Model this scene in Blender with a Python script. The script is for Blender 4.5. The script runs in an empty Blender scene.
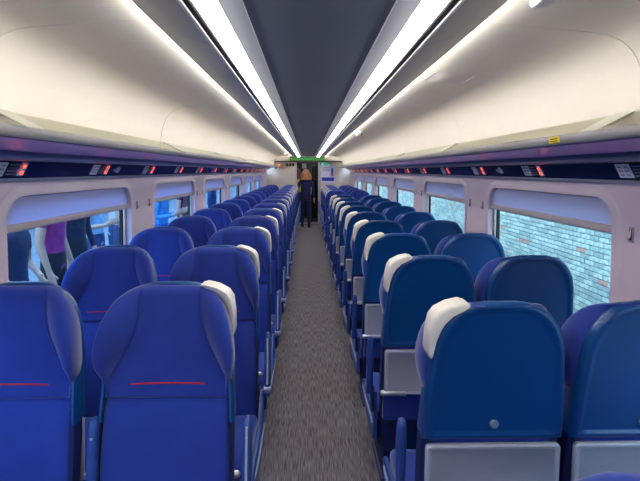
import bpy, bmesh, math, random
from mathutils import Vector, Matrix
from mathutils.geometry import tessellate_polygon

random.seed(7)
R = math.radians
scene = bpy.context.scene
COL = scene.collection

# ------------------------------------------------------------------ camera
H = 1.62                      # eye height above the carriage floor
CX = -0.03                    # the camera stands a touch off the centre line
FPX = 480.0
cam_d = bpy.data.cameras.new('camera')
cam = bpy.data.objects.new('camera', cam_d); COL.objects.link(cam)
cam_d.sensor_fit = 'HORIZONTAL'; cam_d.sensor_width = 36.0
cam_d.lens = 36.0 * FPX / 640.0
cam_d.clip_start = 0.02; cam_d.clip_end = 200
PITCH = R(3.0)
YAW = math.atan(12.6 / FPX)
ROLL = R(0.16)
cam_d.shift_y = -(69.8 - FPX * math.tan(PITCH)) / 640.0
cam.rotation_mode = 'XYZ'
rot = (Matrix.Rotation(-YAW, 4, 'Z') @ Matrix.Rotation(math.pi / 2 - PITCH, 4, 'X') @ Matrix.Rotation(ROLL, 4, 'Z'))
cam.matrix_world = Matrix.Translation((CX, 0, H)) @ rot
scene.camera = cam

# ------------------------------------------------------------------ world / exposure
world = bpy.data.worlds.new('sky'); scene.world = world
world.use_nodes = True
wn = world.node_tree.nodes; wl = world.node_tree.links
bg = wn['Background']
bg.inputs['Color'].default_value = (0.62, 0.78, 1.0, 1)
bg.inputs['Strength'].default_value = 3.4
vs = scene.view_settings
vs.view_transform = 'Standard'; vs.look = 'None'; vs.gamma = 1.0; vs.use_curve_mapping = False
vs.exposure = 0.80

E_PANEL = 11.0      # ceiling light diffusers
E_COVE = 54.0       # hidden strips above the ceiling wings
E_RACK = 3.0       # hidden strips behind the rack lip

# ------------------------------------------------------------------ materials
def srgb(r, g, b):
    f = lambda c: (c / 12.92 if c <= 0.04045 else ((c + 0.055) / 1.055) ** 2.4)
    return (f(r / 255), f(g / 255), f(b / 255), 1)

def mat(name, col, rough=0.5, metal=0.0, spec=0.5, noise=None, bump=None, coat=0.0, sheen=0.0):
    m = bpy.data.materials.new(name); m.use_nodes = True
    nt = m.node_tree; b = nt.nodes['Principled BSDF']
    b.inputs['Base Color'].default_value = col
    b.inputs['Roughness'].default_value = rough
    b.inputs['Metallic'].default_value = metal
    b.inputs['Specular IOR Level'].default_value = spec
    if coat:
        b.inputs['Coat Weight'].default_value = coat
        b.inputs['Coat Roughness'].default_value = 0.15
    if sheen:
        b.inputs['Sheen Weight'].default_value = sheen
        b.inputs['Sheen Roughness'].default_value = 0.4
    if noise or bump:
        tc = nt.nodes.new('ShaderNodeTexCoord')
        mp = nt.nodes.new('ShaderNodeMapping')
        nt.links.new(tc.outputs['Object'], mp.inputs['Vector'])
    if noise:
        sc, col2, stretch = noise
        mp.inputs['Scale'].default_value = stretch
        n = nt.nodes.new('ShaderNodeTexNoise'); n.inputs['Scale'].default_value = sc
        n.inputs['Detail'].default_value = 3
        nt.links.new(mp.outputs['Vector'], n.inputs['Vector'])
        r = nt.nodes.new('ShaderNodeValToRGB')
        r.color_ramp.elements[0].position = 0.35; r.color_ramp.elements[1].position = 0.65
        r.color_ramp.elements[0].color = col; r.color_ramp.elements[1].color = col2
        nt.links.new(n.outputs['Fac'], r.inputs['Fac'])
        nt.links.new(r.outputs['Color'], b.inputs['Base Color'])
    if bump:
        sc, st = bump
        n2 = nt.nodes.new('ShaderNodeTexNoise'); n2.inputs['Scale'].default_value = sc
        nt.links.new(mp.outputs['Vector'], n2.inputs['Vector'])
        bp = nt.nodes.new('ShaderNodeBump'); bp.inputs['Strength'].default_value = st
        bp.inputs['Distance'].default_value = 0.002
        nt.links.new(n2.outputs['Fac'], bp.inputs['Height'])
        nt.links.new(bp.outputs['Normal'], b.inputs['Normal'])
    return m

def emit(name, col, s):
    m = bpy.data.materials.new(name); m.use_nodes = True
    nt = m.node_tree; nt.nodes.remove(nt.nodes['Principled BSDF'])
    e = nt.nodes.new('ShaderNodeEmission')
    e.inputs['Color'].default_value = col; e.inputs['Strength'].default_value = s
    nt.links.new(e.outputs[0], nt.nodes['Material Output'].inputs['Surface'])
    return m

def glass(name, tint, refl=0.08, rough=0.02):
    m = bpy.data.materials.new(name); m.use_nodes = True
    nt = m.node_tree; nt.nodes.remove(nt.nodes['Principled BSDF'])
    t = nt.nodes.new('ShaderNodeBsdfTransparent'); t.inputs['Color'].default_value = tint
    g = nt.nodes.new('ShaderNodeBsdfGlossy'); g.inputs['Roughness'].default_value = rough
    lw = nt.nodes.new('ShaderNodeLayerWeight'); lw.inputs['Blend'].default_value = 0.5
    pw = nt.nodes.new('ShaderNodeMath'); pw.operation = 'POWER'; pw.inputs[1].default_value = 5.0
    ma = nt.nodes.new('ShaderNodeMath'); ma.operation = 'MULTIPLY_ADD'; ma.inputs[1].default_value = 0.6; ma.inputs[2].default_value = refl * 0.5
    nt.links.new(lw.outputs['Facing'], pw.inputs[0]); nt.links.new(pw.outputs[0], ma.inputs[0])
    mx = nt.nodes.new('ShaderNodeMixShader')
    nt.links.new(ma.outputs[0], mx.inputs['Fac'])
    nt.links.new(t.outputs[0], mx.inputs[1]); nt.links.new(g.outputs[0], mx.inputs[2])
    nt.links.new(mx.outputs[0], nt.nodes['Material Output'].inputs['Surface'])
    return m

def translucent(name, col, fac):
    m = mat(name, col, 0.8, noise=(60, tuple(c * 0.94 for c in col[:3]) + (1,), (1, 1, 1)))
    nt = m.node_tree; b = nt.nodes['Principled BSDF']
    t = nt.nodes.new('ShaderNodeBsdfTranslucent'); t.inputs['Color'].default_value = col
    mx = nt.nodes.new('ShaderNodeMixShader'); mx.inputs['Fac'].default_value = fac
    nt.links.new(b.outputs[0], mx.inputs[1]); nt.links.new(t.outputs[0], mx.inputs[2])
    nt.links.new(mx.outputs[0], nt.nodes['Material Output'].inputs['Surface'])
    return m

ONE = (1, 1, 1)
M = {}
M['fabric'] = mat('seat_fabric', srgb(37, 60, 148), 0.85, spec=0.25, sheen=0.4,
                  noise=(9, srgb(34, 55, 139), ONE), bump=(900, 0.25))
M['piping'] = mat('seat_piping', srgb(30, 40, 112), 0.7, noise=(20, srgb(26, 36, 102), ONE))
M['shell'] = mat('seat_shell_plastic', srgb(10, 70, 134), 0.28, spec=0.5, noise=(3, srgb(9, 66, 127), ONE), bump=(400, 0.04))
M['shell_dark'] = mat('seat_lower_plastic', srgb(8, 30, 92), 0.5, noise=(3, srgb(8, 28, 84), ONE))
M['handle'] = mat('white_grip', srgb(226, 222, 214), 0.4, noise=(12, srgb(218, 214, 206), ONE))
M['tray'] = mat('tray_grey', srgb(156, 156, 170), 0.45, noise=(300, srgb(148, 148, 162), ONE))
M['tray_edge'] = mat('tray_edge_grey', srgb(178, 178, 190), 0.4, noise=(30, srgb(172, 172, 184), ONE))
M['silver'] = mat('silver_metal', srgb(205, 205, 212), 0.32, metal=0.7, noise=(30, srgb(195, 195, 203), ONE))
M['hub'] = mat('steel_blue_hub', srgb(128, 140, 172), 0.35, metal=0.4, noise=(20, srgb(120, 132, 164), ONE))
M['arm'] = mat('armrest_plastic', srgb(40, 72, 142), 0.35, noise=(20, srgb(36, 66, 134), ONE))
M['red'] = mat('red_thread', srgb(215, 35, 60), 0.6, noise=(400, srgb(190, 28, 52), ONE))
M['carpet'] = mat('aisle_carpet', srgb(74, 70, 74), 0.95, spec=0.15, noise=(11, srgb(134, 127, 130), (24, 0.8, 1)), bump=(500, 0.3))
M['wall'] = mat('wall_laminate', srgb(216, 200, 216), 0.45, noise=(2, srgb(212, 196, 212), ONE))
M['wall_trim'] = mat('wall_trim_laminate', srgb(220, 206, 220), 0.4, noise=(2, srgb(216, 202, 216), ONE))
M['cove'] = mat('cove_panel_laminate', srgb(217, 211, 197), 0.42, noise=(1.5, srgb(213, 207, 193), ONE))
M['wing'] = mat('ceiling_wing_grey', srgb(150, 152, 148), 0.35, noise=(2, srgb(145, 147, 143), ONE))
M['ceil'] = mat('ceiling_slate', srgb(104, 108, 118), 0.5, noise=(2, srgb(101, 105, 115), ONE))
M['white'] = mat('white_plastic', srgb(232, 230, 226), 0.4, noise=(5, srgb(228, 226, 222), ONE))
M['black'] = mat('black_rubber', srgb(16, 17, 22), 0.5, noise=(30, srgb(20, 21, 26), ONE))
M['lip'] = mat('rack_lip_grey', srgb(144, 142, 146), 0.4, noise=(8, srgb(139, 137, 141), ONE))
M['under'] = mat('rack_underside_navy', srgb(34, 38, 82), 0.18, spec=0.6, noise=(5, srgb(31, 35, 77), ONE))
M['under_reflection'] = mat('rack_reflection_purple', srgb(226, 160, 226), 0.22, spec=0.8, noise=(5, srgb(220, 155, 220), ONE))  # pink-lilac base colour paints a reflection onto the rack underside
M['tube'] = mat('rack_rail', srgb(84, 80, 118), 0.3, noise=(5, srgb(80, 76, 114), ONE))
M['fascia'] = mat('fascia_navy', srgb(14, 12, 58), 0.25, noise=(5, srgb(12, 10, 52), ONE))
M['rackglass'] = glass('rack_glass', (0.74, 0.77, 0.66, 1))
M['bracket'] = mat('bracket_grey', srgb(206, 206, 192), 0.5, noise=(8, srgb(200, 200, 186), ONE))
M['led_panel'] = emit('light_diffuser', (1.0, 0.95, 0.92, 1), E_PANEL)
M['led_cove'] = emit('cove_led', (1.0, 0.96, 0.90, 1), E_COVE)
M['led_rack'] = emit('rack_led', (1.0, 0.95, 0.86, 1), E_RACK)
M['red_led'] = emit('red_led', (1.0, 0.06, 0.03, 1), 2.4)
M['green_led'] = emit('exit_green', (0.12, 0.40, 0.06, 1), 0.35)
M['teal_led'] = emit('exit_teal', (0.05, 0.5, 0.3, 1), 0.35)
M['screen'] = mat('dark_screen', srgb(22, 28, 36), 0.2, noise=(30, srgb(28, 34, 42), ONE))
M['tag'] = mat('white_seat_tag', srgb(205, 208, 222), 0.5, noise=(60, srgb(190, 194, 212), ONE))
M['tag_print'] = mat('grey_print', srgb(120, 124, 150), 0.6, noise=(60, srgb(110, 114, 140), ONE))
M['print_white'] = mat('white_print', srgb(215, 218, 235), 0.6, noise=(60, srgb(205, 208, 226), ONE))
M['yellow'] = mat('yellow_sticker', srgb(236, 214, 20), 0.5, noise=(60, srgb(228, 206, 16), ONE))
M['dark_print'] = mat('dark_print', srgb(70, 62, 20), 0.6, noise=(60, srgb(80, 70, 24), ONE))
M['blind'] = translucent('blind_fabric', srgb(214, 214, 240), 0.5)
M['rail'] = mat('blind_rail', srgb(205, 192, 192), 0.4, noise=(8, srgb(200, 187, 187), ONE))
M['glass'] = glass('window_glass', (0.55, 0.75, 0.75, 1))
M['glass_blue'] = glass('window_glass_platform', (0.34, 0.62, 0.92, 1))
M['endwall'] = mat('bulkhead_laminate', srgb(196, 188, 182), 0.5, noise=(3, srgb(191, 183, 177), ONE))
M['door_glass'] = glass('door_glass', (0.30, 0.33, 0.32, 1))
M['dark_frame'] = mat('door_frame_dark', srgb(34, 34, 38), 0.4, noise=(8, srgb(38, 38, 42), ONE))
M['poster'] = mat('poster_paper', srgb(196, 205, 240), 0.5, noise=(10, srgb(188, 198, 236), ONE))
M['poster_blue'] = mat('poster_blue', srgb(24, 44, 160), 0.5, noise=(30, srgb(30, 50, 166), ONE))
M['poster_red'] = mat('poster_red', srgb(206, 60, 70), 0.5, noise=(30, srgb(196, 52, 62), ONE))
M['brick'] = [mat('brick_a', srgb(176, 190, 188), 0.85, noise=(18, srgb(146, 164, 164), ONE)),
              mat('brick_b', srgb(196, 208, 204), 0.85, noise=(18, srgb(164, 180, 178), ONE)),
              mat('brick_c', srgb(160, 174, 174), 0.85, noise=(18, srgb(138, 154, 155), ONE)),
              mat('brick_red', srgb(198, 150, 138), 0.85, noise=(18, srgb(178, 132, 122), ONE))]
M['mortar'] = mat('mortar', srgb(206, 214, 212), 0.95, noise=(30, srgb(190, 200, 198), ONE))
M['concrete'] = mat('platform_concrete', srgb(120, 122, 128), 0.9, noise=(6, srgb(104, 106, 112), ONE))
M['station'] = mat('station_wall', srgb(96, 110, 124), 0.8, noise=(2, srgb(66, 80, 96), ONE))
M['skin'] = mat('skin', srgb(206, 158, 136), 0.55, noise=(12, srgb(198, 148, 126), ONE))
M['ballast'] = mat('ballast', srgb(110, 104, 100), 0.95, noise=(30, srgb(84, 80, 78), ONE))

def cloth(r, g, b):
    k = 'cloth_%d_%d_%d' % (r, g, b)
    if k not in M:
        M[k] = mat(k, srgb(r, g, b), 0.85, noise=(14, srgb(r * .85, g * .85, b * .85), ONE))
    return M[k]

# ------------------------------------------------------------------ helpers
def link(name, me, parent=None):
    o = bpy.data.objects.new(name, me); COL.objects.link(o)
    if parent is not None: o.parent = parent
    return o

def tag(o, label=None, cat=None, group=None, kind=None):
    if label: o['label'] = label
    if cat: o['category'] = cat
    if group: o['group'] = group
    if kind: o['kind'] = kind
    return o

def empty(name, loc, rz=0.0):
    o = link(name, None); o.location = loc; o.rotation_euler = (0, 0, rz)
    o.empty_display_size = 0.1
    return o

def finish(bm, name, material, smooth=True, sharp=35):
    bmesh.ops.recalc_face_normals(bm, faces=bm.faces)
    me = bpy.data.meshes.new(name)
    bm.to_mesh(me); bm.free()
    mats = material if isinstance(material, (list, tuple)) else [material]
    for m in mats: me.materials.append(m)
    if smooth:
        me.polygons.foreach_set('use_smooth', [True] * len(me.polygons))
        try: me.set_sharp_from_angle(angle=R(sharp))
        except Exception: pass
    me.update()
    return me

def bm_box(bm, c, s, bev=0.0, seg=2, rot=None):
    r = bmesh.ops.create_cube(bm, size=1.0)
    vs_ = r['verts']
    for v in vs_: v.co = Vector((v.co.x * s[0], v.co.y * s[1], v.co.z * s[2]))
    if bev > 0:
        es = list({e for v in vs_ for e in v.link_edges})
        rb = bmesh.ops.bevel(bm, geom=es, offset=bev, segments=seg, affect='EDGES', profile=0.5)
        vs_ = list({v for f in rb['faces'] for v in f.verts} | {v for v in vs_ if v.is_valid})
    for v in vs_:
        co = v.co.copy()
        if rot is not None: co = rot @ co
        v.co = co + Vector(c)

def box_me(name, c, s, m, bev=0.0, seg=2, rot=None, smooth=True):
    bm = bmesh.new(); bm_box(bm, c, s, bev, seg, rot)
    return finish(bm, name, m, smooth)

def box(name, c, s, m, parent=None, bev=0.0, seg=2, rot=None):
    return link(name, box_me(name, c, s, m, bev, seg, rot), parent)

def loft(bm, rings, closed=True, caps=True):
    vr = [[bm.verts.new(p) for p in r] for r in rings]
    n = len(rings[0])
    for a, b in zip(vr[:-1], vr[1:]):
        for i in range(n if closed else n - 1):
            j = (i + 1) % n
            bm.faces.new((a[i], a[j], b[j], b[i]))
    if caps and closed:
        bm.faces.new(vr[0]); bm.faces.new(vr[-1])
    return vr

def extrude_y(name, prof, y0, y1, m, parent=None, closed=True, smooth=True, sharp=35, steps=1):
    """sweep an (x, z) outline along the carriage"""
    bm = bmesh.new()
    rings = [[(x, y0 + (y1 - y0) * k / steps, z) for x, z in prof] for k in range(steps + 1)]
    loft(bm, rings, closed, closed)
    return link(name, finish(bm, name, m, smooth, sharp), parent)

def thick(prof, t):
    """turn an open (x, z) polyline into a closed band of thickness t on its left side"""
    out = []
    n = len(prof)
    for i in range(n):
        a = Vector(prof[max(0, i - 1)]); b = Vector(prof[min(n - 1, i + 1)])
        d = (b - a).normalized()
        out.append((prof[i][0] - d.y * t, prof[i][1] + d.x * t))
    return list(prof) + out[::-1]

def tube(bm, pts, radii, n=10):
    pts = [Vector(p) for p in pts]
    if not isinstance(radii, (list, tuple)): radii = [radii] * len(pts)
    rings = []
    for i, p in enumerate(pts):
        d = (pts[min(i + 1, len(pts) - 1)] - pts[max(i - 1, 0)]).normalized()
        u = d.orthogonal().normalized(); v = d.cross(u)
        rings.append([tuple(p + (u * math.cos(2 * math.pi * k / n) + v * math.sin(2 * math.pi * k / n)) * radii[i]) for k in range(n)])
    # keep ring frames aligned
    loft(bm, rings)

def capsule(bm, a, b, r, n=12):
    a = Vector(a); b = Vector(b); d = (b - a).normalized()
    pts, rad = [], []
    for k in range(1, 6):
        t = k / 5 * math.pi / 2
        pts.append(a + d * (r - r * math.cos(t))); rad.append(r * math.sin(t))
    for k in range(4, 0, -1):
        t = k / 5 * math.pi / 2
        pts.append(b - d * (r - r * math.cos(t))); rad.append(r * math.sin(t))
    pts.insert(5, b - d * r); rad.insert(5, r)
    u = d.orthogonal().normalized(); v = d.cross(u)
    rings = [[tuple(p + (u * math.cos(2 * math.pi * k / n) + v * math.sin(2 * math.pi * k / n)) * q) for k in range(n)] for p, q in zip(pts, rad)]
    loft(bm, rings)

def lerp_table(tab, x):
    if x <= tab[0][0]: return tab[0][1]
    for (a, va), (b, vb) in zip(tab[:-1], tab[1:]):
        if x <= b:
            t = (x - a) / (b - a)
            return va + (vb - va) * t
    return tab[-1][1]

def copy_tree(o, parent=None):
    c = o.copy(); COL.objects.link(c); c.parent = parent
    for ch in o.children: copy_tree(ch, c)
    return c

ORD = ['zeroth', 'first', 'second', 'third', 'fourth', 'fifth', 'sixth', 'seventh', 'eighth', 'ninth', 'tenth',
       'eleventh', 'twelfth', 'thirteenth', 'fourteenth', 'fifteenth', 'sixteenth', 'seventeenth', 'eighteenth']

# ------------------------------------------------------------------ the carriage
Y0, Y1 = -2.6, 14.8
WX = 1.29                 # inner face of the side walls
KW = 1.032
WTOP = H - 0.052
WIN0, WPITCH, WLEN = 2.03, 1.94, 1.415
WZ0, WZ1 = 0.76, H - 0.117

floor = box('floor', (0, (Y0 + Y1 + 1.6) / 2, -0.03), (2 * WX + 0.1, Y1 - Y0 + 1.6, 0.06), M['carpet'])
tag(floor, 'grey brown striped carpet along the aisle', kind='structure')

def rrect(y0, y1, z0, z1, r, n=6):
    pts = []
    for cy, cz, a0 in ((y1 - r, z1 - r, 0), (y0 + r, z1 - r, 90), (y0 + r, z0 + r, 180), (y1 - r, z0 + r, 270)):
        for k in range(n + 1):
            a = R(a0 + 90 * k / n)
            pts.append((cy + r * math.cos(a), cz + r * math.sin(a)))
    return pts

wins = [WIN0 + WPITCH * k for k in range(-2, 7)]
wins = [w for w in wins if w + WLEN < Y1 - 0.1 and w > Y0 + 0.2]

def side_wall(side):
    s = -1 if side == 'left' else 1
    outer = [(Y0, 0.0), (Y1, 0.0), (Y1, WTOP + 0.03), (Y0, WTOP + 0.03)]
    holes = [rrect(w, w + WLEN, WZ0, WZ1, 0.12) for w in wins]
    polys = [[Vector((y, z, 0)) for y, z in outer]] + [[Vector((y, z, 0)) for y, z in h][::-1] for h in holes]
    flat = [p for q in polys for p in q]
    tris = tessellate_polygon(polys)
    bm = bmesh.new()
    vv = [bm.verts.new((s * WX, p.x, p.y)) for p in flat]
    for t in tris:
        try: bm.faces.new([vv[i] for i in t])
        except ValueError: pass
    base = len(outer)
    for h in holes:                       # reveals of the window openings
        n = len(h)
        ring = vv[base:base + n]; base += n
        out = [bm.verts.new((s * (WX + 0.07), v.co.y, v.co.z)) for v in ring]
        for i in range(n):
            j = (i + 1) % n
            bm.faces.new((ring[i], ring[j], out[j], out[i]))
    # outer skin so the wall has thickness
    o = link('wall_' + side, finish(bm, 'wall_' + side, M['wall'], True, 30))
    tag(o, 'lilac white side panelling on the %s side' % ('platform' if s < 0 else 'brick wall'), kind='structure')
    # outer skin as child
    bm = bmesh.new()
    vv = [bm.verts.new((s * (WX + 0.07), p.x, p.y)) for p in flat]
    for t in tris:
        try: bm.faces.new([vv[i] for i in t])
        except ValueError: pass
    link('outer_skin', finish(bm, 'outer_skin', M['black'], False), o)
    # raised surround of every window
    for w in wins:
        a = rrect(w - 0.002, w + WLEN + 0.002, WZ0 - 0.002, WZ1 + 0.002, 0.122)
        b = rrect(w - 0.055, w + WLEN + 0.055, WZ0 - 0.05, WZ1 + 0.05, 0.17)
        bm = bmesh.new()
        xs = s * WX; xi = s * (WX - 0.006)
        loft(bm, [[(xs, y, z) for y, z in a], [(xi, y, z) for y, z in a],
                  [(xi, y, z) for y, z in rrect(w - 0.045, w + WLEN + 0.045, WZ0 - 0.04, WZ1 + 0.04, 0.16)],
                  [(xs, y, z) for y, z in b]], True, False)
        link('window_surround', finish(bm, 'window_surround', M['wall_trim'], True, 40), o)
    # dado ledge
    box('dado_ledge', (s * (WX - 0.01), (Y0 + Y1) / 2, WZ0 - 0.10), (0.02, Y1 - Y0, 0.03), M['wall_trim'], o, 0.006)
    return o

walls = {s: side_wall(s) for s in ('left', 'right')}

nwin = 0
for side in ('left', 'right'):
    s = -1 if side == 'left' else 1
    for k, w in enumerate(wins):
        nwin += 1
        # seal + pane
        a = rrect(w, w + WLEN, WZ0, WZ1, 0.12); b = rrect(w + 0.032, w + WLEN - 0.032, WZ0 + 0.03, WZ1 - 0.03, 0.1)
        bm = bmesh.new()
        loft(bm, [[(s * (WX + 0.068), y, z) for y, z in a], [(s * (WX + 0.05), y, z) for y, z in a],
                  [(s * (WX + 0.05), y, z) for y, z in b], [(s * (WX + 0.068), y, z) for y, z in b]], True, False)
        wo = link('window_%d' % nwin, finish(bm, 'window_seal', M['black'], True, 40))
        tag(wo, 'black rubber seal of a rounded carriage window', kind='structure')
        bm = bmesh.new()
        vv = [bm.verts.new((s * (WX + 0.06), y, z)) for y, z in rrect(w + 0.01, w + WLEN - 0.01, WZ0 + 0.01, WZ1 - 0.01, 0.11)]
        bm.faces.new(vv)
        link('pane', finish(bm, 'pane', M['glass_blue' if s < 0 else 'glass'], False), wo)
        # grey side guide of the blind
        for yy in (w + WLEN - 0.02, w + 0.02):
            box('blind_guide', (s * (WX + 0.038), yy, (WZ0 + WZ1) / 2), (0.012, 0.018, WZ1 - WZ0 - 0.26), M['rail'], wo, 0.003)
        # roller blind, part lowered: a thing of its own
        zb = H - 0.266
        bl = empty('window_blind', (s * (WX + 0.022), w + WLEN / 2, zb))
        n_end = len(wins) - k
        tag(bl, 'pale lilac roller blind part lowered over %s side window, %s from the end door' %
            ('platform' if s < 0 else 'brick wall', ORD[n_end]), 'blind', 'blinds on the %s side' % ('platform' if s < 0 else 'brick wall'))
        # fabric cut to the rounded head of the opening
        top = [(y - (w + WLEN / 2), z - zb) for y, z in rrect(w + 0.004, w + WLEN - 0.004, zb - 0.5, WZ1 - 0.004, 0.12)[:14]]
        L = WLEN / 2 - 0.004
        poly = [(L, 0.02)] + top + [(-L, 0.02)]
        bm = bmesh.new()
        rings = []
        for xx in (-0.001, 0.001):
            rings.append([(xx, y, z) for y, z in poly])
        loft(bm, rings)
        link('blind_fabric', finish(bm, 'blind_fabric', M['blind'], False), bl)
        bm = bmesh.new(); bm_box(bm, (-s * 0.004, 0, 0.014), (0.016, 2 * L, 0.030), 0.005)
        link('blind_rail', finish(bm, 'blind_rail', M['rail']), bl)
        bm = bmesh.new(); bm_box(bm, (-s * 0.004, 0, -0.003), (0.010, 2 * L, 0.006), 0.001)
        link('blind_seal', finish(bm, 'blind_seal', M['tray']), bl)

# coat hooks on the piers: two per pier
for side in ('left', 'right'):
    s = -1 if side == 'left' else 1
    for k in range(len(wins)):
        yc = wins[k] + WLEN + (WPITCH - WLEN) / 2
        if yc > Y1 - 0.2 or yc < -1: continue
        for dy in (-0.14, 0.14):
            ho = empty('coat_hook', (s * WX, yc + dy, H - 0.257))
            sd = 'platform' if s < 0 else 'brick wall'
            nth = len(wins) - k if dy < 0 else len(wins) - k - 1
            tag(ho, 'grey coat hook by %s edge of %s %s side window from end door' %
                ('nearer' if dy < 0 else 'farther', ORD[nth], sd) if nth > 0 else 'small grey coat hook next to the end bulkhead, %s side' % sd, 'hook', 'coat hooks on the piers')
            bm = bmesh.new(); bm_box(bm, (-s * 0.003, 0, 0), (0.006, 0.026, 0.062), 0.0025)
            link('hook_plate', finish(bm, 'hook_plate', M['tray']), ho)
            bm = bmesh.new()
            tube(bm, [(-s * 0.004, 0, 0.018), (-s * 0.010, 0, -0.012), (-s * 0.018, 0, -0.020), (-s * 0.024, 0, -0.008)], [0.004, 0.004, 0.004, 0.003], 8)
            link('hook_arm', finish(bm, 'hook_arm', M['silver']), ho)
            bm = bmesh.new(); bm_box(bm, (-s * 0.0062, 0, 0), (0.001, 0.014, 0.044), 0)
            link('hook_recess', finish(bm, 'hook_recess', M['screen'], False), ho)

# ceiling ---------------------------------------------------------------
ceil = box('ceiling', (0, (Y0 + Y1) / 2, H + 0.56), (2 * 1.2, Y1 - Y0, 0.06), M['black'])
tag(ceil, 'dark slate ceiling with pale curved side panels', kind='structure')
CY0 = 1.52
joints = [CY0 + 1.88 * k for k in range(-2, 8)]
joints = [Y0] + [j for j in joints if Y0 + 0.3 < j < Y1 - 0.3] + [Y1]
cove_prof = [(.43, .480), (.53, .464), (.61, .459), (.74, .450), (.86, .440), (.92, .432), (.967, .413), (.995, .39), (1.016, .360), (1.036, .315), (1.048, .27), (1.057, .2), (1.06, .085)]
for s in (-1, 1):
    for a, b in zip(joints[:-1], joints[1:]):
        pr = thick([(s * x, H + z) for x, z in cove_prof], 0.012 * (-s) * -1)
        extrude_y('cove_panel', pr, a + 0.0022, b - 0.0022, M['cove'], ceil, True, True, 40)
    # sloping grey wing with an upturned outer edge hiding the light strip
    wing = [(.332, .394), (.345, .396), (.42, .418), (.488, .440), (.492, .446), (.488, .451), (.42, .431), (.345, .409), (.332, .409)]
    for a, b in zip(joints[:-1], joints[1:]):
        extrude_y('ceiling_wing', [(s * x, H + z) for x, z in wing], a + 0.0015, b - 0.0015, M['wing'], ceil, True, True, 50)
    extrude_y('wing_trim', [(s * x, H + z) for x, z in [(.322, .388), (.331, .389), (.331, .396), (.322, .395)]], Y0, Y1, M['white'], ceil)
    extrude_y('shadow_gap', [(s * x, H + z) for x, z in [(.306, .402), (.335, .402), (.335, .43), (.306, .43)]], Y0, Y1, M['black'], ceil)
# slate centre panels
cj = [Y0, -1.0, 2.76, 6.52, 10.28, Y1]
for a, b in zip(cj[:-1], cj[1:]):
    extrude_y('slate_panel', [(-.245, H + .436), (-.12, H + .443), (0, H + .445), (.12, H + .443), (.245, H + .436), (.245, H + .46), (-.245, H + .46)],
              a + 0.001, b - 0.001, M['ceil'], ceil, True, True, 30)
for s, side in ((-1, 'platform'), (1, 'brick wall')):
    lt = empty('ceiling_light', (s * 0.28, (Y0 + Y1) / 2, H + 0.41))
    tag(lt, 'long glowing white ceiling light strip on the %s side of the aisle' % side, 'ceiling light', 'ceiling light strips')
    def q(prof): return [(s * (x - 0.28), z - 0.41) for x, z in prof]
    hl = (Y1 - Y0) / 2
    extrude_y('diffuser', q([(.256, .427), (.306, .403), (.308, .408), (.258, .432)]), -hl, hl - 0.02, M['led_panel'], lt)
    extrude_y('inner_lip', q([(.198, .4335), (.212, .4315), (.230, .4295), (.245, .4280), (.2565, .4262), (.258, .432), (.198, .442)]), -hl, hl - 0.02, M['white'], lt)
    extrude_y('outer_lip', q([(.307, .4025), (.311, .400), (.312, .410), (.308, .409)]), -hl, hl - 0.02, M['white'], lt)
    cs = empty('cove_light', (s * 0.44, (Y0 + Y1) / 2, H + 0.445))
    tag(cs, 'hidden cove light strip above the %s side ceiling wing' % side, 'light strip', 'cove light strips')
    extrude_y('led_strip', [(s * (x - .44), z - .445) for x, z in [(.470, .451), (.4705, .451), (.4705, .469), (.470, .469)]], -hl, hl - 0.05, M['led_cove'], cs)
    extrude_y('led_carrier', [(s * (x - .44), z - .445) for x, z in [(.428, .436), (.470, .4485), (.470, .4505), (.4695, .470), (.466, .470), (.465, .4515), (.428, .4405)]], -hl, hl - 0.05, M['white'], cs)

# bits on the ceiling panels
def flush_hatch(x0, x1, y, w, label):
    o = empty('speaker_plate', ((x0 + x1) / 2, y, H + .4578))
    tag(o, label, 'ceiling plate')
    o.rotation_euler = (0, R(3.95), 0)
    bm = bmesh.new(); bm_box(bm, (0, 0, 0.003), (x1 - x0, w, 0.012), 0.003)
    link('plate', finish(bm, 'plate', M['cove']), o)
    for k in range(2):
        bm = bmesh.new(); bm_box(bm, ((x1 - x0) * (0.46 if k else -0.46), 0, -0.0035), (0.006, w * 0.8, 0.002), 0)
        link('slot', finish(bm, 'slot', M['white' if k else 'tray'], False), o)
flush_hatch(.56, .77, 2.37, 0.22, 'flush cream plate with end slots let into the curved ceiling panel')
o = empty('emergency_light', (.575, 1.19, H + .456)); tag(o, 'white box light with rounded end under the curved ceiling panel', 'light fitting')
bm = bmesh.new(); bm_box(bm, (0, 0, -0.016), (0.05, 0.16, 0.03), 0.011, 3); link('housing', finish(bm, 'housing', M['white']), o)
bm = bmesh.new(); bm_box(bm, (0.045, 0, -0.004), (0.09, 0.13, 0.008), 0.003); link('base_plate', finish(bm, 'base_plate', M['cove']), o)
def dome_cam(x, y, label):
    o = empty('dome_camera', (x, y, H + .458)); tag(o, label, 'camera')
    bm = bmesh.new(); tube(bm, [(0, 0, 0), (0, 0, -0.02)], [0.05, 0.048], 16); link('base', finish(bm, 'base', M['white']), o)
    bm = bmesh.new(); bmesh.ops.create_uvsphere(bm, u_segments=14, v_segments=9, radius=0.042)
    for v in bm.verts: v.co.z = v.co.z - 0.022
    link('dome', finish(bm, 'dome', M['white']), o)
    bm = bmesh.new(); bmesh.ops.create_uvsphere(bm, u_segments=10, v_segments=7, radius=0.014)
    for v in bm.verts: v.co += Vector((0.034, -0.012, -0.034))
    link('lens', finish(bm, 'lens', M['screen']), o)
dome_cam(.56, 5.6, 'small white dome camera under the brick wall side ceiling panel')
dome_cam(-.60, 12.2, 'small white dome camera under the platform side ceiling panel')

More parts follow.
